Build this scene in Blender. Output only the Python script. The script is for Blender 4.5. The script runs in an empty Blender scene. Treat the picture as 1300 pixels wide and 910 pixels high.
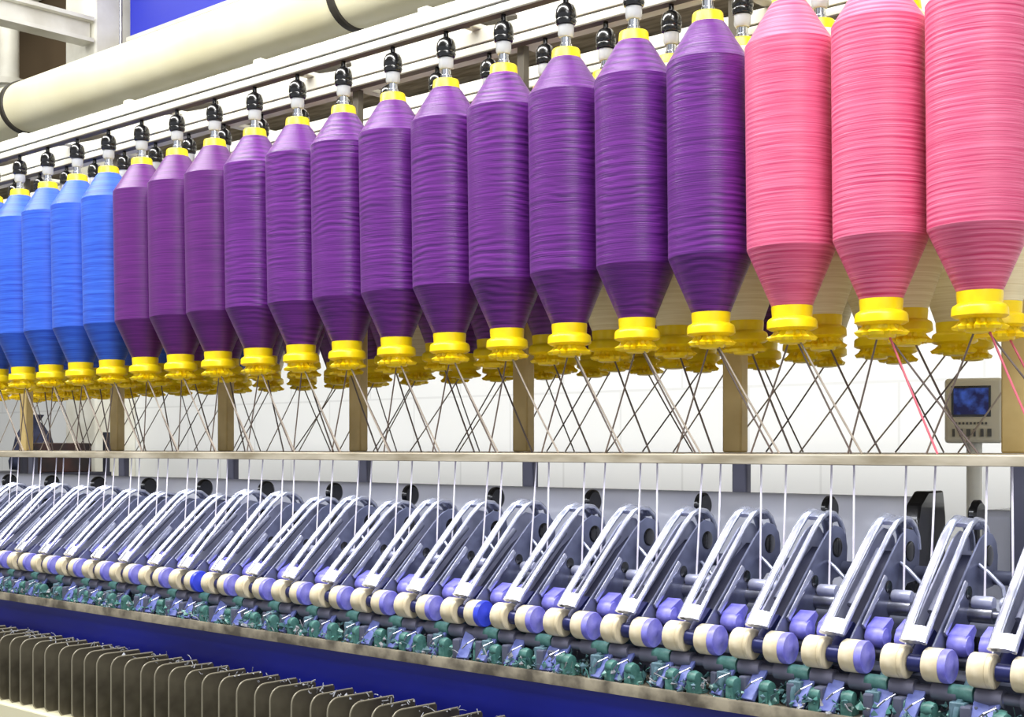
import bpy, math, random, bmesh
from mathutils import Vector, Matrix
random.seed(4)
C=1.35            # eye height
scene=bpy.context.scene
COL=scene.collection
def lin(c):
    c=c/255.0
    return c/12.92 if c<=0.04045 else ((c+0.055)/1.055)**2.4
def rgb(r,g,b): return (lin(r),lin(g),lin(b),1)
# ------------------------------------------------------------ materials
def mat(name,col,rough=.5,metal=0,col2=None,nscale=20,bump=0,bscale=60,trans=0,emit=0,stretch=None,coat=0,lo=.35,hi=.65):
    m=bpy.data.materials.new(name); m.use_nodes=True
    nt=m.node_tree; N=nt.nodes; L=nt.links; b=N['Principled BSDF']
    b.inputs['Base Color'].default_value=col
    b.inputs['Roughness'].default_value=rough
    b.inputs['Metallic'].default_value=metal
    b.inputs['Coat Weight'].default_value=coat
    if trans: b.inputs['Transmission Weight'].default_value=trans
    if emit:
        b.inputs['Emission Color'].default_value=col; b.inputs['Emission Strength'].default_value=emit
    tc=N.new('ShaderNodeTexCoord'); mp=N.new('ShaderNodeMapping'); L.new(tc.outputs['Object'],mp.inputs[0])
    if stretch: mp.inputs['Scale'].default_value=stretch
    if col2:
        n=N.new('ShaderNodeTexNoise'); n.inputs['Scale'].default_value=nscale; n.inputs['Detail'].default_value=4
        L.new(mp.outputs[0],n.inputs['Vector'])
        r=N.new('ShaderNodeValToRGB'); r.color_ramp.elements[0].position=lo; r.color_ramp.elements[1].position=hi
        r.color_ramp.elements[0].color=col; r.color_ramp.elements[1].color=col2
        L.new(n.outputs[0],r.inputs[0]); L.new(r.outputs[0],b.inputs['Base Color'])
        if emit: L.new(r.outputs[0],b.inputs['Emission Color'])
    if bump:
        n=N.new('ShaderNodeTexNoise'); n.inputs['Scale'].default_value=bscale
        L.new(mp.outputs[0],n.inputs['Vector'])
        bp=N.new('ShaderNodeBump'); bp.inputs['Strength'].default_value=bump; bp.inputs['Distance'].default_value=.002
        L.new(n.outputs[0],bp.inputs['Height']); L.new(bp.outputs[0],b.inputs['Normal'])
    return m
def yarn_mat(name,dark,light,period,wav,bstr,amin=.02,amax=.2,rough=.5):
    m=bpy.data.materials.new(name); m.use_nodes=True
    nt=m.node_tree; N=nt.nodes; L=nt.links; b=N['Principled BSDF']
    b.inputs['Roughness'].default_value=rough
    b.inputs['Sheen Weight'].default_value=.05
    tc=N.new('ShaderNodeTexCoord'); oi=N.new('ShaderNodeObjectInfo')
    off=N.new('ShaderNodeVectorMath'); off.operation='SCALE'
    comb=N.new('ShaderNodeCombineXYZ')
    for k in range(3): L.new(oi.outputs['Random'],comb.inputs[k])
    off.inputs[3].default_value=7.0; L.new(comb.outputs[0],off.inputs[0])
    add=N.new('ShaderNodeVectorMath'); add.operation='ADD'
    L.new(tc.outputs['Object'],add.inputs[0]); L.new(off.outputs[0],add.inputs[1])
    n1=N.new('ShaderNodeTexNoise'); n1.inputs['Scale'].default_value=8; n1.inputs['Detail'].default_value=2
    L.new(add.outputs[0],n1.inputs['Vector'])
    sep=N.new('ShaderNodeSeparateXYZ'); L.new(tc.outputs['Object'],sep.inputs[0])
    m1=N.new('ShaderNodeMath'); m1.operation='MULTIPLY'; m1.inputs[1].default_value=2*math.pi/period
    L.new(sep.outputs[2],m1.inputs[0])
    m2=N.new('ShaderNodeMath'); m2.operation='MULTIPLY_ADD'; m2.inputs[1].default_value=wav
    L.new(n1.outputs[0],m2.inputs[0]); L.new(m1.outputs[0],m2.inputs[2])
    s=N.new('ShaderNodeMath'); s.operation='SINE'; L.new(m2.outputs[0],s.inputs[0])
    mp=N.new('ShaderNodeMapping'); mp.inputs['Scale'].default_value=(10,10,700); L.new(add.outputs[0],mp.inputs[0])
    n2=N.new('ShaderNodeTexNoise'); n2.inputs['Scale'].default_value=1; n2.inputs['Detail'].default_value=3
    L.new(mp.outputs[0],n2.inputs['Vector'])
    n3=N.new('ShaderNodeTexNoise'); n3.inputs['Scale'].default_value=9; L.new(add.outputs[0],n3.inputs['Vector'])
    amp=N.new('ShaderNodeMapRange'); amp.inputs[1].default_value=.40; amp.inputs[2].default_value=.62; amp.inputs[3].default_value=amin; amp.inputs[4].default_value=amax
    L.new(n3.outputs[0],amp.inputs[0])
    mm=N.new('ShaderNodeMath'); mm.operation='MULTIPLY'; L.new(s.outputs[0],mm.inputs[0]); L.new(amp.outputs[0],mm.inputs[1])
    a2=N.new('ShaderNodeMath'); a2.operation='ADD'; L.new(mm.outputs[0],a2.inputs[0]); L.new(n2.outputs[0],a2.inputs[1])
    r=N.new('ShaderNodeValToRGB'); r.color_ramp.elements[0].position=.22; r.color_ramp.elements[1].position=.80
    r.color_ramp.elements[0].color=dark; r.color_ramp.elements[1].color=light
    L.new(a2.outputs[0],r.inputs[0]); L.new(r.outputs[0],b.inputs['Base Color'])
    bp=N.new('ShaderNodeBump'); bp.inputs['Strength'].default_value=bstr; bp.inputs['Distance'].default_value=.0015
    L.new(a2.outputs[0],bp.inputs['Height']); L.new(bp.outputs[0],b.inputs['Normal'])
    return m
M={}
M['purple']=yarn_mat('purple_yarn',rgb(58,4,86),rgb(120,44,150),.0105,26,.34,.0,.17,.36)
M['violet']=yarn_mat('plum_yarn',rgb(64,8,88),rgb(110,34,130),.012,10,.22,.0,.06,.4)
M['pink']=yarn_mat('pink_yarn',rgb(188,38,92),rgb(238,128,164),.0068,6,.32,.04,.17,.42)
M['blue']=yarn_mat('blue_yarn',rgb(16,54,176),rgb(56,112,226),.016,8,.25,.0,.10,.5)
M['cream']=yarn_mat('cream_yarn',rgb(218,204,160),rgb(244,236,206),.009,4,.25,.0,.1,.6)
M['yellow']=mat('yellow_plastic',rgb(244,206,0),.36,0,rgb(252,224,16),30)
M['black']=mat('black_plastic',rgb(14,14,16),.22,coat=.6)
M['clear']=mat('milky_clear_plastic',rgb(225,228,232),.12,0,trans=.3)
M['chrome']=mat('chrome',rgb(225,228,235),.14,1)
M['steel']=mat('brushed_steel',rgb(176,178,190),.32,.9,rgb(130,132,146),40)
M['white']=mat('white_enamel',rgb(236,235,224),.4,0,rgb(214,211,196),6,)
M['duct']=mat('cream_duct',rgb(240,235,204),.35,0,rgb(228,221,184),3)
M['dark']=mat('dark_steel',rgb(70,64,56),.4,.3)
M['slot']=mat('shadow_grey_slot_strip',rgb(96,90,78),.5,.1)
M['band']=mat('dark_rubber_band',rgb(50,46,38),.6)
M['board']=mat('creel_board_paint',rgb(198,190,172),.5,0,rgb(142,132,110),14,stretch=(.6,3,3))
M['post']=mat('tan_post_paint',rgb(214,192,134),.35,.1,rgb(190,166,108),12)
M['postd']=mat('grey_post_paint',rgb(116,116,136),.4,.2)
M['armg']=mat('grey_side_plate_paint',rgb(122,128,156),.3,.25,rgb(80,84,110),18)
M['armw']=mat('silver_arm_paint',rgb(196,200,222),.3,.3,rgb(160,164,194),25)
M['bedg']=mat('grey_bed_paint',rgb(120,124,146),.4,.15,rgb(64,68,90),9)
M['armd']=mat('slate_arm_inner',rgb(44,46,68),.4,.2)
M['handle']=mat('satin_aluminium',rgb(224,227,242),.26,.7,rgb(176,182,206),35)
M['cot']=mat('cream_rubber_cot',rgb(240,230,206),.5,0,rgb(210,196,164),30)
M['lav']=mat('lavender_plastic',rgb(108,106,212),.4,0,rgb(148,146,230),60)
M['bluecap']=mat('bright_blue_plastic',rgb(60,76,226),.35)
M['navy']=mat('navy_steel',rgb(34,40,96),.35,.2)
M['beam']=mat('blue_beam_paint',rgb(14,28,150),.42,0,rgb(8,14,104),3,stretch=(.6,3,3))
M['ledge']=mat('dirty_ledge_metal',rgb(150,142,124),.5,.1,rgb(78,72,62),30)
M['fin']=mat('grey_brown_plate',rgb(104,99,84),.4,.2,rgb(68,63,53),14)
M['rim']=mat('plate_rim_grey',rgb(136,131,114),.4,.1)
M['teal']=mat('grey_teal_casting',rgb(60,96,104),.5,.05,rgb(100,126,144),60)
M['tealg']=mat('green_plastic_clamp',rgb(50,98,94),.45,0,rgb(92,140,134),80)
M['ltblue']=mat('pale_blue_bracket',rgb(76,88,158),.35,.05,rgb(126,136,200),40)
M['lint']=mat('lint_fibres',rgb(70,126,120),.9,0,rgb(176,200,196),70,lo=.45,hi=.68)
M['lintd']=mat('dark_teal_lint',rgb(44,84,90),.9,0,rgb(84,124,128),70)
M['lint2']=mat('grey_lint_fibres',rgb(120,120,124),.8,0,rgb(170,174,184),70)
M['cover']=mat('white_cover_paint',rgb(248,248,254),.25,0,rgb(226,228,244),4)
M['rov']=mat('grey_beige_roving',rgb(170,160,150),.45,0,rgb(140,130,120),20)
M['rovd']=mat('dark_roving',rgb(88,76,76),.5,0,rgb(118,106,102),20)
M['rovp']=mat('pink_roving',rgb(214,104,124),.7)
M['rovw']=mat('white_roving',rgb(246,244,252),.6,0,rgb(224,218,240),40)
M['panelbox']=mat('cream_instrument_case',rgb(226,220,198),.45)
M['screen']=mat('blue_screen',rgb(8,14,84),.15,0,rgb(66,104,214),34,emit=.25,lo=.46,hi=.66)
M['key']=mat('grey_keys',rgb(90,90,88),.5)
M['carton']=mat('brown_carton',rgb(70,40,36),.7,0,rgb(36,28,30),10)
M['cloth']=mat('navy_cloth',rgb(34,38,60),.9,0,rgb(60,64,92),20)
M['cart']=mat('cart_steel',rgb(60,60,72),.45,.5)
M['bluewall']=mat('blue_sign_paint',rgb(28,44,196),.4)
M['base']=mat('machine_base_paint',rgb(96,100,110),.45,.1,rgb(82,86,98),5)
# ------------------------------------------------------------ mesh builder
class MB:
    def __init__(s): s.v=[];s.f=[];s.m=[]
    def add(s,vs,fs,m=0,X=None):
        o=len(s.v)
        for p in vs:
            p=Vector(p); s.v.append(tuple(X@p if X else p))
        for f in fs: s.f.append([i+o for i in f]); s.m.append(m)
        return s
    def box(s,x0,x1,y0,y1,z0,z1,m=0,X=None):
        vs=[(x,y,z) for x in(x0,x1) for y in(y0,y1) for z in(z0,z1)]
        fs=[(0,1,3,2),(4,6,7,5),(0,4,5,1),(2,3,7,6),(0,2,6,4),(1,5,7,3)]
        return s.add(vs,fs,m,X)
    def lathe(s,prof,seg=24,axis='Z',c=(0,0,0),m=0,rad=None):
        vs=[];fs=[];n=len(prof)
        for j,(r,z) in enumerate(prof):
            for k in range(seg):
                a=2*math.pi*k/seg; rr=r*(rad(j,k) if rad else 1)
                p=(rr*math.cos(a),rr*math.sin(a),z)
                if axis=='X': p=(z,rr*math.cos(a),rr*math.sin(a))
                if axis=='Y': p=(rr*math.sin(a),z,rr*math.cos(a))
                vs.append((p[0]+c[0],p[1]+c[1],p[2]+c[2]))
        for j in range(n-1):
            for k in range(seg):
                k2=(k+1)%seg
                fs.append((j*seg+k,j*seg+k2,(j+1)*seg+k2,(j+1)*seg+k))
        fs.append(tuple(reversed(range(seg)))); fs.append(tuple((n-1)*seg+k for k in range(seg)))
        return s.add(vs,fs,m)
    def path(s,pts,r,seg=8,m=0,flat=None):
        pts=[Vector(p) for p in pts]; vs=[];fs=[]; n=len(pts)
        for i,p in enumerate(pts):
            t=(pts[min(i+1,n-1)]-pts[max(i-1,0)]).normalized()
            ref=Vector((1,0,0)) if abs(t.x)<.9 else Vector((0,0,1))
            u=(ref-t*ref.dot(t)).normalized(); w=t.cross(u)
            ru,rw=(r,r) if not flat else flat
            for k in range(seg):
                a=2*math.pi*(k+.5)/seg
                vs.append(p+u*math.cos(a)*ru+w*math.sin(a)*rw)
        for j in range(n-1):
            for k in range(seg):
                k2=(k+1)%seg; fs.append((j*seg+k,j*seg+k2,(j+1)*seg+k2,(j+1)*seg+k))
        fs.append(tuple(reversed(range(seg)))); fs.append(tuple((n-1)*seg+k for k in range(seg)))
        return s.add(vs,fs,m)
    def prism(s,poly,x0,x1,m=0):
        n=len(poly)
        vs=[(x0,y,z) for y,z in poly]+[(x1,y,z) for y,z in poly]
        fs=[tuple(range(n)),tuple(reversed(range(n,2*n)))]
        for k in range(n):
            k2=(k+1)%n; fs.append((k,k+n,k2+n,k2))
        return s.add(vs,fs,m)
    def mesh(s,name,mats,smooth=35):
        me=bpy.data.meshes.new(name); me.from_pydata(s.v,[],s.f)
        for k in (mats if isinstance(mats,(list,tuple)) else [mats]): me.materials.append(M[k])
        for p,i in zip(me.polygons,s.m): p.material_index=i
        bm=bmesh.new(); bm.from_mesh(me); bmesh.ops.recalc_face_normals(bm,faces=bm.faces); bm.to_mesh(me); bm.free()
        if smooth:
            for p in me.polygons: p.use_smooth=True
            me.set_sharp_from_angle(angle=math.radians(smooth))
        return me
def ob(name,me,parent=None,loc=(0,0,0),bevel=0,**props):
    o=bpy.data.objects.new(name,me); COL.objects.link(o); o.location=loc
    if parent is not None: o.parent=parent
    if bevel:
        b=o.modifiers.new('bevel','BEVEL'); b.width=bevel; b.segments=2; b.limit_method='ANGLE'
    for k,v in props.items(): o[k]=v
    return o
def thing(name,loc,label,category,group=None):
    o=bpy.data.objects.new(name,None); o.empty_display_size=.05; COL.objects.link(o); o.location=loc
    o['label']=label; o['category']=category
    if group: o['group']=group
    return o
def world_part(name,mb,mats,root,bevel=0,smooth=35,**p):
    return ob(name,mb.mesh(name,mats,smooth),root,tuple(-root.location),bevel,**p)
def dup(root,loc,**props):
    def rec(o,par):
        c=o.copy(); COL.objects.link(c)
        if par is not None: c.parent=par
        for ch in o.children: rec(ch,c)
        return c
    c=rec(root,None); c.location=loc
    for k,v in props.items(): c[k]=v
    return c
# ------------------------------------------------------------ room
def wallmat(name,low,high,zsplit):
    m=bpy.data.materials.new(name); m.use_nodes=True
    nt=m.node_tree;N=nt.nodes;L=nt.links;b=N['Principled BSDF']; b.inputs['Roughness'].default_value=.6
    g=N.new('ShaderNodeNewGeometry'); sp=N.new('ShaderNodeSeparateXYZ'); L.new(g.outputs['Position'],sp.inputs[0])
    cb=N.new('ShaderNodeCombineXYZ'); L.new(sp.outputs[0],cb.inputs[0]); L.new(sp.outputs[2],cb.inputs[1])
    br=N.new('ShaderNodeTexBrick'); br.inputs['Scale'].default_value=1; br.inputs['Brick Width'].default_value=.5; br.inputs['Row Height'].default_value=.22; br.inputs['Mortar Size'].default_value=.004
    br.inputs['Color1'].default_value=low; br.inputs['Color2'].default_value=tuple(c*.97 for c in low[:3])+(1,); br.inputs['Mortar'].default_value=tuple(c*.86 for c in low[:3])+(1,)
    L.new(cb.outputs[0],br.inputs['Vector'])
    n=N.new('ShaderNodeTexNoise'); n.inputs['Scale'].default_value=1.5
    L.new(g.outputs['Position'],n.inputs['Vector'])
    mh=N.new('ShaderNodeMix'); mh.data_type='RGBA'; mh.inputs[6].default_value=high; mh.inputs[7].default_value=tuple(c*.6 for c in high[:3])+(1,)
    L.new(n.outputs[0],mh.inputs[0])
    c=N.new('ShaderNodeMath'); c.operation='GREATER_THAN'; c.inputs[1].default_value=zsplit; L.new(sp.outputs[2],c.inputs[0])
    mx=N.new('ShaderNodeMix'); mx.data_type='RGBA'; L.new(c.outputs[0],mx.inputs[0]); L.new(br.outputs[0],mx.inputs[6]); L.new(mh.outputs[2],mx.inputs[7])
    L.new(mx.outputs[2],b.inputs['Base Color'])
    return m
M['wall']=wallmat('white_wall_with_tan_upper',rgb(234,236,236),rgb(116,98,74),C+.75)
M['floor']=mat('grey_floor_paint',rgb(120,120,118),.35,0,rgb(100,102,102),3)
M['ceil']=mat('grey_ceiling',rgb(150,144,130),.8)
H=C+2.55
ob('floor',MB().box(-9,3,-3,3.7,-.1,0).mesh('floor','floor',0),kind='structure')
ob('wall_back',MB().box(-9,3,3.6,3.7,0,H).mesh('wall_back','wall',0),kind='structure')
ob('wall_left',MB().box(-9.1,-9,-3,3.7,0,H).mesh('wall_left','wall',0),kind='structure')
ob('ceiling',MB().box(-9.1,3,-3,3.7,H,H+.1).mesh('ceiling','ceil',0),kind='structure')
ob('trim_1',MB().box(-5.95,-5.68,3.38,3.6,0,H).mesh('trim_1','white',0),bevel=.01,kind='structure')
ob('trim_2',MB().box(-8.9,3,3.5,3.6,C+.72,C+.80).mesh('trim_2','white',0),kind='structure')
ob('trim_3',MB().box(-8.9,3,3.44,3.6,C+1.36,C+1.46).mesh('trim_3','board',0),kind='structure')
for y,(x,z) in enumerate([(-5.72,1.9),(-6.6,2.25),(-7.4,1.75)]):
    r=thing('roof_beam',(x,2.3,C+z),'cream painted steel beam spanning under the ceiling','beam','cream roof beams')
    mb=MB(); ye=1.07 if x>-6 else 1.29
    mb.box(-.05,.05,-5.2,ye,0,.018); mb.box(-.012,.012,-5.2,ye,.018,.10); mb.box(-.05,.05,-5.2,ye,.10,.118)
    ob('beam_section',mb.mesh('beam_section','white',0),r)
    for yy in (-3,-1.0,.4): ob('hanger_strap',MB().box(-.01,.01,yy-.02,yy+.02,.118,H-(C+z)).mesh('hanger_strap','steel',0),r)
r=thing('wall_sign_panel',(-4.6,3.55,C+1.95),'plain bright blue panel with white frame mounted high on wall','panel')
ob('panel_face',MB().box(-1.02,1.6,-.02,.03,0,.5).mesh('panel_face','bluewall',0),r)
ob('panel_frame',MB().box(-1.04,1.62,-.03,.05,-.02,0).box(-1.04,1.62,-.03,.05,.5,.52).mesh('panel_frame','white',0),r)
r=thing('wall_pipe',(-6.35,3.3,C+1.62),'short white vertical pipe with flange hanging near the far wall','pipe')
ob('pipe_run',MB().lathe([(.05,0),(.05,.93)],24).mesh('pipe_run','white'),r)
ob('pipe_flange',MB().lathe([(.05,.18),(.085,.18),(.085,.21),(.05,.21)],24).mesh('pipe_flange','white'),r)
# ------------------------------------------------------------ overhead duct
dy,dz_,dr=2.6,C+1.315,.096
duct=thing('overhead_duct',(-3.6,dy,dz_),'long cream round air duct with dark joint bands hanging above creel','duct')
ob('duct_pipe',MB().lathe([(dr,-4.5),(dr,4.6)],48,'X').mesh('duct_pipe','duct'),duct)
for x in (-4.88,-2.96,-1.04,-6.8):
    ob('joint_band',MB().lathe([(dr+.001,-.016),(dr+.006,-.012),(dr+.006,.012),(dr+.001,.016)],48,'X').mesh('joint_band','band'),duct,(x+3.6,0,0))
for x in (-6.3,-4.2,-2.1):
    ob('hanging_rod',MB().path([(0,0,dr),(0,0,H-dz_)],.006).mesh('hanging_rod','steel'),duct,(x+3.6,0,0))
# ------------------------------------------------------------ machine frame
fr=thing('spinning_frame',(-2.2,1.85,0),'long ring spinning machine frame with overhead creel rails and blue beam','spinning machine')
XL,XR=-4.6,-.2
ROWS=[1.605,1.745,1.98,2.115]
for y in ROWS:
    world_part('hanger_rail',MB().box(XL,XR,y-.010,y+.010,C+.7018,C+.716),'white',fr,.0015)
    world_part('upper_rail',MB().box(XL,XR,y-.012,y+.012,C+.7178,C+.742),'white',fr,.0015)
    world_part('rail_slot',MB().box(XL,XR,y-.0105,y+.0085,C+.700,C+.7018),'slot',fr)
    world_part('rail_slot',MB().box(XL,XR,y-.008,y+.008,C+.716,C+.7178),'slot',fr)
world_part('top_beam',MB().box(XL,XR,1.835,1.885,C+.742,C+.80),'white',fr,.003)
world_part('top_beam',MB().box(XL,XR,2.25,2.28,C+.90,C+.96),'white',fr,.003)
world_part('cable_tray',MB().prism([(2.30,C+.80),(2.42,C+.80),(2.42,C+.815),(2.306,C+.815),(2.306,C+.85),(2.30,C+.85)],XL,XR),'steel',fr)
PX=[-.73-.4585*k for k in range(9)]
for x in PX:
    world_part('creel_post',MB().box(x-.018,x+.018,1.850,1.872,C-.008,C+.56),'post',fr,.003)
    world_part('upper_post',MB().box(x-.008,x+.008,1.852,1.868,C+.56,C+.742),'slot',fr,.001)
    world_part('lower_post',MB().box(x-.014,x+.014,1.872,1.888,C-.27,C-.0175),'postd',fr,.003)
    world_part('cross_bar',MB().box(x-.012,x+.012,1.60,2.16,C+.7425,C+.752),'white',fr,.002)
    world_part('diagonal_brace',MB().path([(x,1.7,C+.745),(x,2.27,C+.93)],.008),'dark',fr)
world_part('guide_board',MB().box(XL,XR,1.5565,2.22,C-.0175,C-.009),'board',fr,.001)
world_part('board_lip',MB().box(XL,XR,1.549,1.556,C-.0225,C-.0095),'board',fr,.001)
world_part('machine_bed',MB().box(XL,XR,1.53,2.2,C-.3155,C-.275),'bedg',fr)
poly=[(1.79,C-.274),(1.79,C-.12),(1.795,C-.095),(1.808,C-.078),(1.83,C-.071),(1.84,C-.071),(1.85,C-.078),(1.862,C-.11),(1.862,C-.274)]
world_part('rear_cover',MB().prism(poly,XL,-.868+.01),'cover',fr)
world_part('cover_end_plate',MB().prism([(1.775,C-.274),(1.775,C-.11),(1.785,C-.08),(1.81,C-.062),(1.86,C-.062),(1.868,C-.10),(1.868,C-.274)],-.857,-.835),'black',fr,.003)
world_part('gear_cover',MB().box(-.80,-.25,1.90,2.1,C-.27,C-.09),'cover',fr,.01)
world_part('suction_tube',MB().lathe([(.026,XL),(.026,XR)],24,'X',(0,1.735,C-.225)),'cover',fr)
for k in range(13):
    x=-.74-.2190*k
    mb=MB(); mb.lathe([(.002,-.006),(.016,-.006),(.020,-.003),(.020,.003),(.016,.006),(.002,.006)],24,'X',(x,1.752,C-.090))
    mb.path([(x,1.752,C-.10),(x,1.752,C-.275)],.004)
    world_part('black_knob',mb,'black',fr,0)
for y,z,rr,mt in ((1.456,-.2762,.0105,'postd'),(1.497,-.247,.010,'steel'),(1.553,-.198,.010,'steel'),(1.625,-.160,.009,'bedg')):
    mb=MB(); prof=[]
    x=XL
    while x<XR:
        prof+= [(rr,x),(rr,x+.030),(rr*.6,x+.0305),(rr*.6,x+.0505)]; x+=.0511
    mb.lathe(prof,14,'X',(0,y,C+z)); world_part('fluted_roller',mb,mt,fr)
world_part('ledge_rail',MB().prism([(1.420,C-.3285),(1.53,C-.3285),(1.53,C-.316),(1.427,C-.316),(1.426,C-.313),(1.421,C-.313),(1.420,C-.315)],XL,XR),'ledge',fr)
poly=[(1.434,C-.43),(1.429,C-.36),(1.426,C-.340),(1.427,C-.3287),(1.52,C-.3287),(1.52,C-.43)]
world_part('blue_beam',MB().prism(poly,XL,XR),'beam',fr)
world_part('separator_rail',MB().box(XL,XR,1.436,1.447,C-.50,C-.431),'ledge',fr,.002)
world_part('inner_panel',MB().box(XL,XR,1.50,1.53,C-.95,C-.431),'dark',fr)
world_part('spindle_rail',MB().box(XL,XR,1.325,1.46,C-.60,C-.515),'duct',fr,.004)
world_part('base_cabinet',MB().box(XL,XR,1.532,2.2,.12,C-.33),'base',fr,.006)
for x in PX[::2]+[XL+.1]:
    for y in (1.54,2.05):
        world_part('foot',MB().box(x-.06,x+.06,y,y+.1,.02,.13).box(x-.08,x+.08,y-.02,y+.12,0,.02),'dark',fr,.004)
# ------------------------------------------------------------ bobbins
def wound(R,colname,seed):
    rnd=random.Random(seed)
    pts=[(.006,-.012),(.0235,-.014),(.0275,-.019)]
    n=10
    for k in range(1,n):
        t=k/n; pts.append((.0275+(R-.0275)*t,-.019-.053*t))
    n=56
    for k in range(n+1):
        t=k/n
        pts.append((R+(0 if k in(0,n) else rnd.uniform(-.0001,.0001)),-.072-.276*t))
    n=12
    for k in range(1,n+1):
        t=k/n; pts.append((R+(.0275-R)*t,-.348-.077*t))
    pts.append((.008,-.427))
    ph=rnd.uniform(0,6)
    return MB().lathe(pts,48,rad=lambda j,k:1+.003*math.sin(2*k*2*math.pi/48+ph+j*.05)).mesh('wound_roving_'+colname,colname,14)
cap_t=MB().lathe([(.008,.001),(.0205,.001),(.0218,-.001),(.0232,-.016),(.0252,-.020),(.01,-.0195)],32).mesh('top_cap','yellow')
cb=MB(); cb.lathe([(.012,-.421),(.0272,-.423),(.0278,-.428),(.0268,-.440),(.0320,-.443),(.0335,-.446),(.0340,-.455),(.030,-.4575),(.024,-.459),(.0245,-.464),(.0300,-.468),(.0275,-.472),(.019,-.470),(.017,-.475),(.010,-.476)],36,
   rad=lambda j,k:1+(.14*math.sin(k*2.9)+.08*math.sin(k*1.3) if j in(9,10,11) else 0))
cap_b=cb.mesh('bottom_cap','yellow')
hd=MB().lathe([(.004,0),(.0045,-.010),(.0075,-.0115),(.0125,-.015),(.0155,-.021),(.0165,-.028),(.0165,-.033),(.0155,-.036),(.0165,-.039),(.015,-.044),(.008,-.046)],28).mesh('dome_head','black')
hc=MB().lathe([(.004,-.045),(.0125,-.046),(.0125,-.060),(.0105,-.064),(.006,-.065)],24).mesh('collar','clear')
hs=MB().lathe([(.003,-.0645),(.008,-.065),(.008,-.074),(.0095,-.075),(.0095,-.083),(.003,-.0831)],20).mesh('hanger_shaft','chrome')
hang0=None
D=[.1240,.1205,.1195,.119,.119,.120,.121,.1215,.1215,.1215,.122,.122,.1225,.1225,.1225,.119,.119,.119,.119,.119]
bob=0
names={'pink':'rose pink','purple':'deep purple','violet':'plum','blue':'royal blue','cream':'cream'}
proto={}
def strand(x0,y0,x1,y1,sm,r):
    p0=Vector((x0,y0,C+.150)); p1=Vector((x1,y1,C-.008))
    pts=[]
    for k in range(7):
        t=k/6; p=p0.lerp(p1,t); p.z-=.0015*math.sin(math.pi*t); pts.append(p-p0)
    ob('roving_strand',MB().path(pts,r,6).mesh('roving_strand',sm),None,tuple(p0),
       label={'rov':'beige roving strand running from bobbin down to creel board','rovd':'dark twisted roving strand running from bobbin to creel board','rovp':'pink roving strand running from bobbin to creel board'}[sm],category='yarn strand',group='roving strands between bobbins and board')
for ri,y in enumerate(ROWS):
    idx=range(0,20) if ri==0 else (range(0,21) if ri==1 else range(0,25))
    for i in idx:
        X=[-.678,-.709,-.745,-.775][ri]-.1309*i
        if ri==0:
            c='pink' if i<3 else ('purple' if i<12 else ('violet' if i<15 else 'blue')); R=D[i]/2
        elif ri==1:
            c='cream' if i<6 else ('purple' if i<15 else 'blue'); R=.055
        else:
            c='cream' if i<4 or (i+ri)%6==0 else ('purple' if i<15 else 'blue'); R=.054
        tilt=-(.008+.0016*i) if ri==0 else -(.008+.0012*i)
        key=(ri if ri<2 else 2,c,round(R,4))
        top=(X,y,C+.616)
        if key not in proto:
            lab={0:'%s yarn bobbin with yellow caps hanging in front creel row',1:'%s yarn bobbin with yellow caps in second creel row',2:'%s yarn bobbin with yellow caps on rear creel rows'}[key[0]]%names[c]
            r=thing('roving_bobbin',top,lab,'bobbin','roving bobbins hanging on the creel')
            ob('wound_roving',wound(R,c,bob),r); ob('top_cap',cap_t,r); ob('bottom_cap',cap_b,r)
            proto[key]=r
        else: r=dup(proto[key],top)
        r.rotation_euler=(0,tilt,0)
        for ch in r.children: ch.rotation_euler=(0,0,random.uniform(0,6.2))
        bob+=1
        if hang0 is None:
            hang0=thing('bobbin_hanger',(X,y,C+.700),'black domed bobbin hanger with clear collar and chrome shaft','bobbin hanger','bobbin hangers under the creel rails')
            ob('dome_head',hd,hang0); ob('collar',hc,hang0); ob('hanger_shaft',hs,hang0)
        else: dup(hang0,(X,y,C+.700))
        bx=X+math.sin(-tilt)*.47
        rn=lambda a:random.uniform(-a,a)
        if ri==0:
            strand(bx+.010,y-.004,bx+(.078 if i<2 else .105+.0015*i+rn(.006)),1.60,'rovp' if i<2 else 'rov',.0014)
            strand(bx+.002,y+.004,bx+(.118 if i<2 else .080+rn(.008)),1.63,'rovd',.0013)
            strand(bx-.008,y+.008,bx-.075+rn(.015),1.64,'rovd',.0013)
        elif ri==1:
            strand(bx+.008,y,bx+.10+rn(.015),1.725,'rovp' if i==0 else 'rovd',.0015)
        elif ri==2:
            strand(bx-.008,y,bx-.115+rn(.02),1.955,'rov',.0013)
        else:
            strand(bx,y,bx-.13+rn(.02) if i%2 else bx+.10+rn(.02),2.10,'rovd',.0014)
# ------------------------------------------------------------ drafting arms
AX0=-.682; AS=.1022; ZS=.92
arm=thing('drafting_arm',(AX0,1.45,C-.246),'silver steel drafting arm with satin handle and cream lavender rollers','drafting arm','drafting arms along the machine')
sc=lambda pl:[(y,z*ZS) for y,z in pl]
HW=.0150
side=sc([(-.002,.004),(.003,.022),(.045,.062),(.118,.134),(.134,.148),(.152,.156),(.170,.152),(.182,.140),(.186,.122),(.184,.098),(.172,.082),(.150,.080),(.120,.054),(.085,.026),(.060,.012),(.03,.000)])
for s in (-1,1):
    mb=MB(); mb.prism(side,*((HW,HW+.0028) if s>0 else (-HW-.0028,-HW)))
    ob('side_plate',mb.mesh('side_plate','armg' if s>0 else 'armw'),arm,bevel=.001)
web=sc([(.006,.006),(.05,.040),(.118,.104),(.150,.124),(.170,.122),(.176,.112),(.160,.095),(.12,.065),(.05,.022),(.01,.002)])
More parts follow.
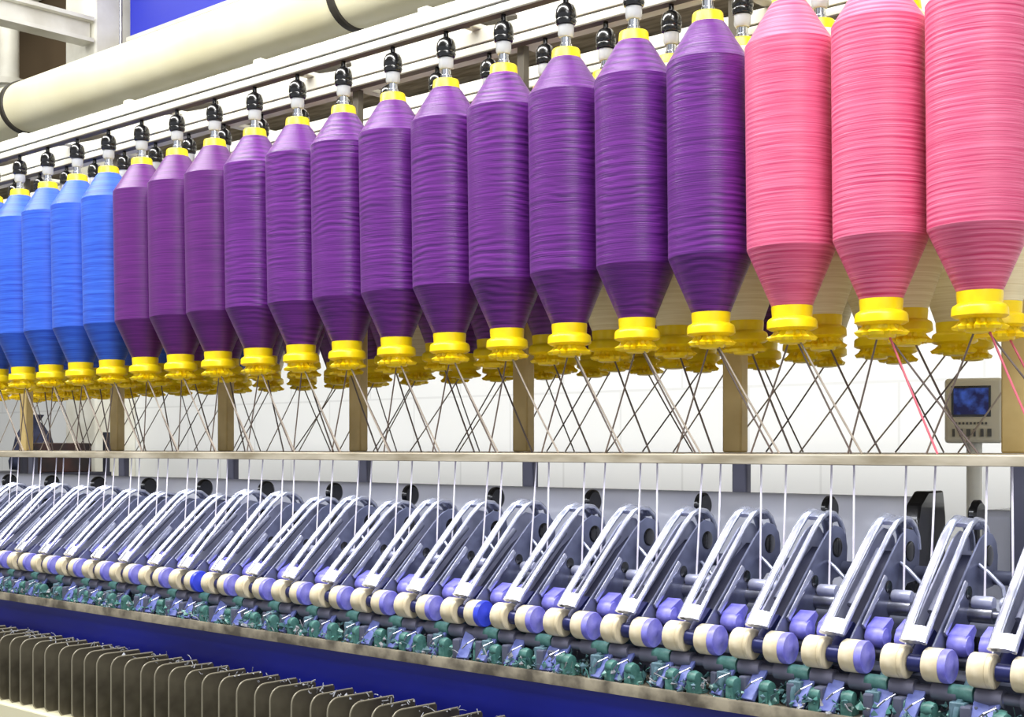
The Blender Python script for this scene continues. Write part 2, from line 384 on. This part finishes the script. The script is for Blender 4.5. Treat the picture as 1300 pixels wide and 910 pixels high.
ob('arm_body',MB().prism(web,-HW,HW).mesh('arm_body','armd'),arm)
hp=sc([(-.010,.028),(.004,.044),(.04,.080),(.08,.118),(.112,.148),(.130,.161),(.148,.167),(.165,.164),(.179,.153),(.187,.138),(.189,.120)])
mb=MB()
mb.path([(-.0115,y,z) for y,z in hp],.01,10,flat=(.0062,.0042))
mb.path([(.0120,y,z-.001) for y,z in hp],.01,10,flat=(.0036,.0036))
mb.path([(0,y,z-.0015) for y,z in hp[5:9]],.01,8,flat=(.011,.0028))
mb.path([(-.001,y,z) for y,z in hp[0:2]],.01,8,flat=(.013,.0044))
handle=ob('release_handle',mb.mesh('release_handle','handle',50),arm)
# inner pressure spring tube between the handle rails
ob('spring_tube',MB().path([(.002,.03,.060*ZS),(.002,.105,.128*ZS)],.0042,12).mesh('spring_tube','bedg'),arm)
dz0=.124*ZS
for s in (-1,1):
    ob('pivot_plug',MB().lathe([(.013,.0175*s),(.013,.0187*s),(.011,.0195*s),(.001,.0195*s)],20,'X',(0,.157,dz0)).mesh('pivot_plug','black'),arm)
ob('round_plug',MB().lathe([(.0080,.0175),(.0080,.0189),(.001,.0191)],18,'X',(0,.098,.080*ZS)).mesh('round_plug','black'),arm)
ob('load_lever',MB().path([(.0200,.028,.034*ZS),(.0205,.055,.062*ZS),(.0205,.085,.094*ZS)],.004,8,flat=(.0020,.0045)).mesh('load_lever','handle',50),arm)
ob('link_rod',MB().path([(.0185,.135,.094),(.030,.130,.088),(.050,.128,.070),(.052,.128,.045)],.0028,8).mesh('link_rod','handle',50),arm)
ob('link_plate',MB().prism([(.085,.018),(.120,.030),(.132,.062),(.122,.070),(.100,.050),(.082,.030)],-.0420,-.0400).mesh('link_plate','armw',0),arm,bevel=.0005)
mb=MB(); mb.lathe([(.003,-.0395),(.0045,-.039),(.0045,-.010),(.0105,-.009),(.0105,.009),(.0045,.010),(.0045,.035),(.003,.0355)],16,'X')
mb.prism([(-.008,-.002),(.0,.014),(.03,.036),(.04,.03),(.012,.002),(.004,-.006)],-.006,.006)
ob('roller_axle',mb.mesh('roller_axle','navy'),arm)
tr=MB(); tr.lathe([(.0145,-.0150),(.0186,-.0142),(.0195,-.0125),(.0195,.0045),(.0190,.0055),(.0145,.0058)],28,'X'); trm=tr.mesh('top_roller','cot')
prof=[(.0150,.0056),(.0190,.0058),(.0195,.0068),(.0195,.0132),(.0186,.0148),(.0060,.0150),(.0050,.0156),(.001,.0156)]
ecm=MB().lathe(prof,28,'X').mesh('roller_end','lav')
ecm2=MB().lathe(prof,28,'X').mesh('roller_end_blue','bluecap')
prof=[(.0150,.0056),(.0190,.0058),(.0195,.0068),(.0195,.0110),(.0180,.0122),(.0060,.0124),(.0055,.015),(.001,.015)]
ecm3=MB().lathe(prof,28,'X').mesh('roller_end_cream','cot')
for s in (-1,1):
    t=ob('top_roller',trm,arm,(.0245*s+.001,0,0),label='cream rubber covered top roller')
    ob('roller_end',ecm if s>0 else ecm3,t,label='lavender end cap' if s>0 else 'cream end cap')
mr=MB(); mr.lathe([(.006,-.012),(.0115,-.0115),(.0130,-.009),(.0132,.007),(.0115,.010),(.0115,.012),(.006,.0125),(.002,.014)],24,'X')
mr.prism([(-.012,.0),(-.006,.012),(.016,.022),(.022,.016),(.010,.0)],-.0115,.0105)
mrm=mr.mesh('apron_roller','lav')
for s in (-1,1): ob('apron_roller',mrm,arm,(.032*s,.041,.019),label='lavender apron roller')
rr_=MB(); rr_.lathe([(.004,-.013),(.0075,-.0125),(.0085,-.010),(.0085,.010),(.0075,.0125),(.004,.013)],20,'X'); rrm=rr_.mesh('rear_roller','armw')
for s in (-1,1): ob('rear_roller',rrm,arm,(.034*s,.103,.062),label='pale grey rear roller')
ob('rear_axle',MB().lathe([(.0035,-.035),(.0035,.035)],10,'X',(0,.103,.062)).mesh('rear_axle','steel'),arm)
ob('middle_axle',MB().lathe([(.0035,-.035),(.0035,.035)],10,'X',(0,.041,.019)).mesh('middle_axle','steel'),arm)
arms=[arm]
for k in range(-1,24):
    if k==0: continue
    arms.append(dup(arm,(AX0-AS*k,1.45,C-.246)))
for n,a in enumerate(arms):
    for t in a.children:
        if t.name.startswith('release_handle'):
            t.rotation_euler=(random.uniform(-.01,.06),0,random.uniform(-.03,.03))
        if t.name.startswith('link_rod'): t.rotation_euler=(random.uniform(-.08,.08),0,0)
    if n in (8,15):
        a['label']='silver steel drafting arm with cream rollers and bright blue cap'
        for t in a.children:
            if t.name.startswith('top_roller') and t.location.x>0:
                for e in t.children: e.data=ecm2; e['label']='bright blue end cap'
st=thing('roller_stand',(AX0+AS/2,1.5,C-.275),'grey green cast roller stand with steel bearing between drafting arms','roller stand','roller stands along the machine')
mb=MB(); mb.prism([(-.066,-.040),(-.066,-.022),(-.060,-.008),(-.045,-.002),(-.03,.014),(0,.03),(.03,.05),(.07,.07),(.11,.100),(.135,.112),(.14,.10),(.12,.02),(.12,0.001),(.029,0.001),(.0,-.040)],-.0035,.0035)
mb.box(-.013,.013,-.060,-.030,-.0405,-.026); mb.box(-.009,.009,-.062,-.040,-.029,-.008)
ob('casting',mb.mesh('casting','teal'),st,bevel=.0015)
ob('bearing_cap',MB().lathe([(.003,-.015),(.0095,-.014),(.0095,.014),(.003,.015)],16,'X',(0,-.045,.000)).mesh('bearing_cap','tealg'),st)
ob('rear_bearing',MB().lathe([(.003,-.01),(.008,-.009),(.008,.009),(.003,.01)],16,'X',(0,.0,.03)).mesh('rear_bearing','steel'),st)
for k in range(-1,25):
    if k==0: continue
    dup(st,(AX0+AS/2-AS*k,1.5,C-.275))
yg=thing('yarn_guide',(AX0,1.475,C-.3155),'lavender blue yarn guide bracket with green clamp on the ledge','yarn guide','yarn guides on the ledge')
mb=MB(); mb.add([(-.010,-.024,.040),(.010,-.024,.040),(.003,-.046,.004),(-.015,-.046,.004),(-.010,-.020,.040),(.010,-.020,.040),(.003,-.040,.0),(-.015,-.040,.0)],[(0,1,2,3),(7,6,5,4),(0,4,5,1),(1,5,6,2),(2,6,7,3),(3,7,4,0)])
mb.box(-.010,.010,-.0235,-.006,.0355,.0395)
ob('guide_plate',mb.mesh('guide_plate','ltblue',0),yg,bevel=.001)
ob('green_clamp',MB().lathe([(.003,-.008),(.008,-.007),(.0095,.0),(.008,.007),(.003,.008)],14,'X',(.018,-.034,.020)).box(.011,.025,-.042,-.020,0,.016).mesh('green_clamp','tealg'),yg)
ob('guide_wire',MB().path([(.016,-.012,.0),(.013,-.038,.032),(.004,-.047,.026),(-.004,-.048,.018)],.0012,6).mesh('guide_wire','steel'),yg)
ob('foot_block',MB().box(-.024,-.012,-.040,-.012,0,.030).box(-.012,.010,-.030,-.010,0,.018).mesh('foot_block','bedg',0),yg,bevel=.002)
for k in range(-1,24):
    for h in (0,.5):
        if k==0 and h==0: continue
        c=dup(yg,(AX0-AS*(k+h)+(.012 if h else 0)+random.uniform(-.008,.008),1.475,C-.3155)); c.rotation_euler=(0,0,random.uniform(-.35,.35))
for k in range(-1,24):
    for s in (-1,1):
        x=AX0-AS*k+.034*s
        p0=Vector((x+random.uniform(-.006,.006),1.566,C-.0175))
        pts=[Vector((0,0,0)),Vector((x-p0.x,-.010,-.162))]
        ob('white_roving_strand',MB().path(pts,.0013,6).mesh('white_roving_strand','rovp' if (k==-1 and s>0) else 'rovw'),None,tuple(p0),label='thin pale roving strand falling from board into rollers',category='yarn strand',group='roving strands feeding the rollers')
# separator plates
def rounded(y0,y1,z0,z1,r):
    p=[]
    for (cy,cz,a0) in ((y1-.004,z1-.004,0),(y0+r,z1-r,90),(y0+.012,z0+.012,180),(y1-.004,z0+.004,270)):
        rr=r if a0==90 else(.012 if a0==180 else .004)
        for q in range(7):
            a=math.radians(a0+15*q); p.append((cy+rr*math.cos(a),cz+rr*math.sin(a)))
    return p
pr=rounded(-.09,.0,-.131,0,.020)
spm=MB().prism(pr,-.0012,.0012).mesh('plate_blade','fin',0)
rimm=MB().path([(0,y,z) for y,z in pr[5:22]],.0015,6).mesh('plate_rim','rim')
sp0=None
for k in range(51):
    x=-1.2-.0470*k
    if sp0 is None:
        sp0=thing('separator_plate',(x,1.424,C-.384),'grey brown rounded yarn separator plate standing on spindle rail','separator plate','separator plates along the spindle rail')
        ob('plate_blade',spm,sp0); ob('plate_rim',rimm,sp0)
    else:
        c=dup(sp0,(x,1.424,C-.384)); c.rotation_euler=(0,0,random.uniform(-.05,.05))
# lint
def fluff(name,n,y0,y1,z0,z1,mts,s0,s1,label,blob=.6):
    mb=MB()
    for _ in range(n):
        x=random.uniform(XL+.8,XR)
        c=Vector((x,random.uniform(y0,y1),random.uniform(z0,z1)))
        mi=random.randrange(len(mts))
        if random.random()<blob:
            s=random.uniform(s0,s1); vs=[]
            for d in ((1,0,0),(-1,0,0),(0,1,0),(0,-1,0),(0,0,1),(0,0,-1)):
                vs.append(c+Vector(d)*s*random.uniform(.5,1.5)+Vector((random.gauss(0,.3),random.gauss(0,.3),random.gauss(0,.3)))*s)
            mb.add(vs,[(0,2,4),(2,1,4),(1,3,4),(3,0,4),(2,0,5),(1,2,5),(3,1,5),(0,3,5)],mi)
        else:
            L=random.uniform(2,4)*s1; d=Vector((random.gauss(0,1),random.gauss(0,.5),random.gauss(0,.7))).normalized()*L
            mb.path([c,c+d*.5+Vector((0,0,random.uniform(-.003,.003))),c+d],random.uniform(.0005,.001),4,mi)
    o=ob(name,mb.mesh(name,mts,0)); o['label']=label; o['category']='lint'; o['kind']='stuff'
fluff('lint_fluff',5200,1.424,1.50,C-.315,C-.298,['lint','lintd','lintd','teal','lint2'],.0015,.0050,'teal and grey cotton lint caught along the ledge',.75)
fluff('lint_fringe',500,1.36,1.42,C-.387,C-.382,['lint2'],.001,.003,'grey lint fringe lying over the separator plates',.2)
# ------------------------------------------------------------ instrument box
ib=thing('control_display',(-1.019,2.4,0),'cream control box with small blue screen and key rows on stand','control panel')
ib.rotation_euler=(0,0,math.radians(20))
ob('display_case',MB().box(-.050,.050,-.03,.03,C+.008,C+.126).mesh('display_case','panelbox',0),ib,bevel=.006)
ob('screen',MB().box(-.034,.026,-.033,-.03,C+.060,C+.108).mesh('screen','screen',0),ib)
ob('screen_bezel',MB().box(-.038,.030,-.032,-.029,C+.056,C+.112).mesh('screen_bezel','black',0),ib)
mb=MB()
for a in range(6):
    w_=.004+.003*((a*7)%3)/2
    mb.box(-.036+a*.012,-.036+a*.012+w_,-.034,-.029,C+.020,C+.034)
for a in range(9): mb.box(-.032+a*.0065,-.0285+a*.0065,-.0325,-.029,C+.042,C+.046)
ob('key_rows',mb.mesh('key_rows','key',0),ib)
ob('stand_pole',MB().lathe([(.014,.0),(.014,C+.014)],20).mesh('stand_pole','white'),ib)
ob('stand_base',MB().lathe([(.14,0),(.14,.01),(.03,.03),(.014,.032)],24).mesh('stand_base','dark'),ib)
# ------------------------------------------------------------ cart at far end
ct=thing('textile_cart',(-5.75,3.1,0),'dark steel trolley with shelves beside the far wall','trolley')
mb=MB()
for x in(-.30,.30):
    for y in(-.2,.2): mb.box(x-.012,x+.012,y-.012,y+.012,.12,1.42)
ob('cart_frame',mb.mesh('cart_frame','cart',0),ct,bevel=.002)
for z in(.3,.8,1.22): ob('shelf',MB().box(-.31,.31,-.22,.22,z,z+.02).mesh('shelf','cart',0),ct)
for x in(-.27,.27):
    for y in(-.18,.18): ob('wheel',MB().lathe([(.02,-.015),(.06,-.015),(.06,.015),(.02,.015)],20,'X',(x,y,.06)).mesh('wheel','black'),ct)
for (x,w,h,z) in ((.21,.05,.13,1.24),(-.15,.11,.3,.82),(.14,.11,.28,.82)):
    c=thing('carton',(-5.75+x,3.1,z),'dark brown cardboard carton stacked on the steel trolley','box','cartons on the trolley')
    ob('carton_body',MB().box(-w,w,-.15,.15,0,h).mesh('carton_body','carton',0),c,bevel=.004)
    ob('carton_tape',MB().box(-.015,.015,-.152,.152,h-.04,h+.001).mesh('carton_tape','board',0),c)
me=MB()
me.lathe([(.02,0),(.09,.01),(.10,.05),(.09,.10),(.07,.16),(.045,.21),(.03,.23),(.045,.26),(.01,.25)],24,rad=lambda j,k:1+.12*math.sin(k*1.3+j)+.06*math.sin(k*2.6))
ob('cloth_sack',me.mesh('cloth_sack','cloth',80),None,(-5.74,3.1,1.24),label='dark navy cloth sack tied at neck on the steel trolley',category='sack')
# ------------------------------------------------------------ lamps
def area(loc,sx,sy,e,rot=(0,0,0),col=(1,1,1),label='long fluorescent ceiling light over the aisle',name='ceiling_light',cat='ceiling light',grp='aisle ceiling lights'):
    l=bpy.data.lights.new('lamp','AREA'); l.shape='RECTANGLE'; l.size=sx; l.size_y=sy; l.energy=e; l.color=col
    o=bpy.data.objects.new(name,l); COL.objects.link(o); o.location=loc; o.rotation_euler=rot
    o['label']=label; o['category']=cat; o['group']=grp
    return o
area((-2.0,.55,H-.15),6,.45,260,(math.radians(20),0,0),(1,.985,.95))
area((-3,3.0,H-.15),7,.4,26,(0,0,0),(1,.98,.94))
area((-3,2.35,H-.15),7,.4,40,(math.radians(15),0,0),(1,.98,.94))
area((1.5,-.5,H-.4),2,1,42,(math.radians(40),math.radians(25),0))
area((-2.2,1.60,C-.024),3.9,.02,3.2,(math.radians(14),0,0),(.90,.93,1),'added slim fill light beneath the creel board','added_fill_strip','fill light','added fill lights')  # added fill lamp, no real fixture; brightens the arms and rear cover
w=bpy.data.worlds.new('World'); scene.world=w; w.use_nodes=True
w.node_tree.nodes['Background'].inputs[0].default_value=(.91,.94,1,1); w.node_tree.nodes['Background'].inputs[1].default_value=.62
# ------------------------------------------------------------ camera
cam=bpy.data.cameras.new('camera'); co=bpy.data.objects.new('camera',cam); COL.objects.link(co)
th=math.radians(48)
F=Vector((-math.cos(th),math.sin(th),0))
co.location=(0,0,C); co.rotation_euler=F.to_track_quat('-Z','Y').to_euler()
cam.sensor_width=36; cam.lens=1705/1300*36; cam.shift_y=113/1300; cam.clip_start=.02
scene.camera=co
scene.view_settings.view_transform='Standard'
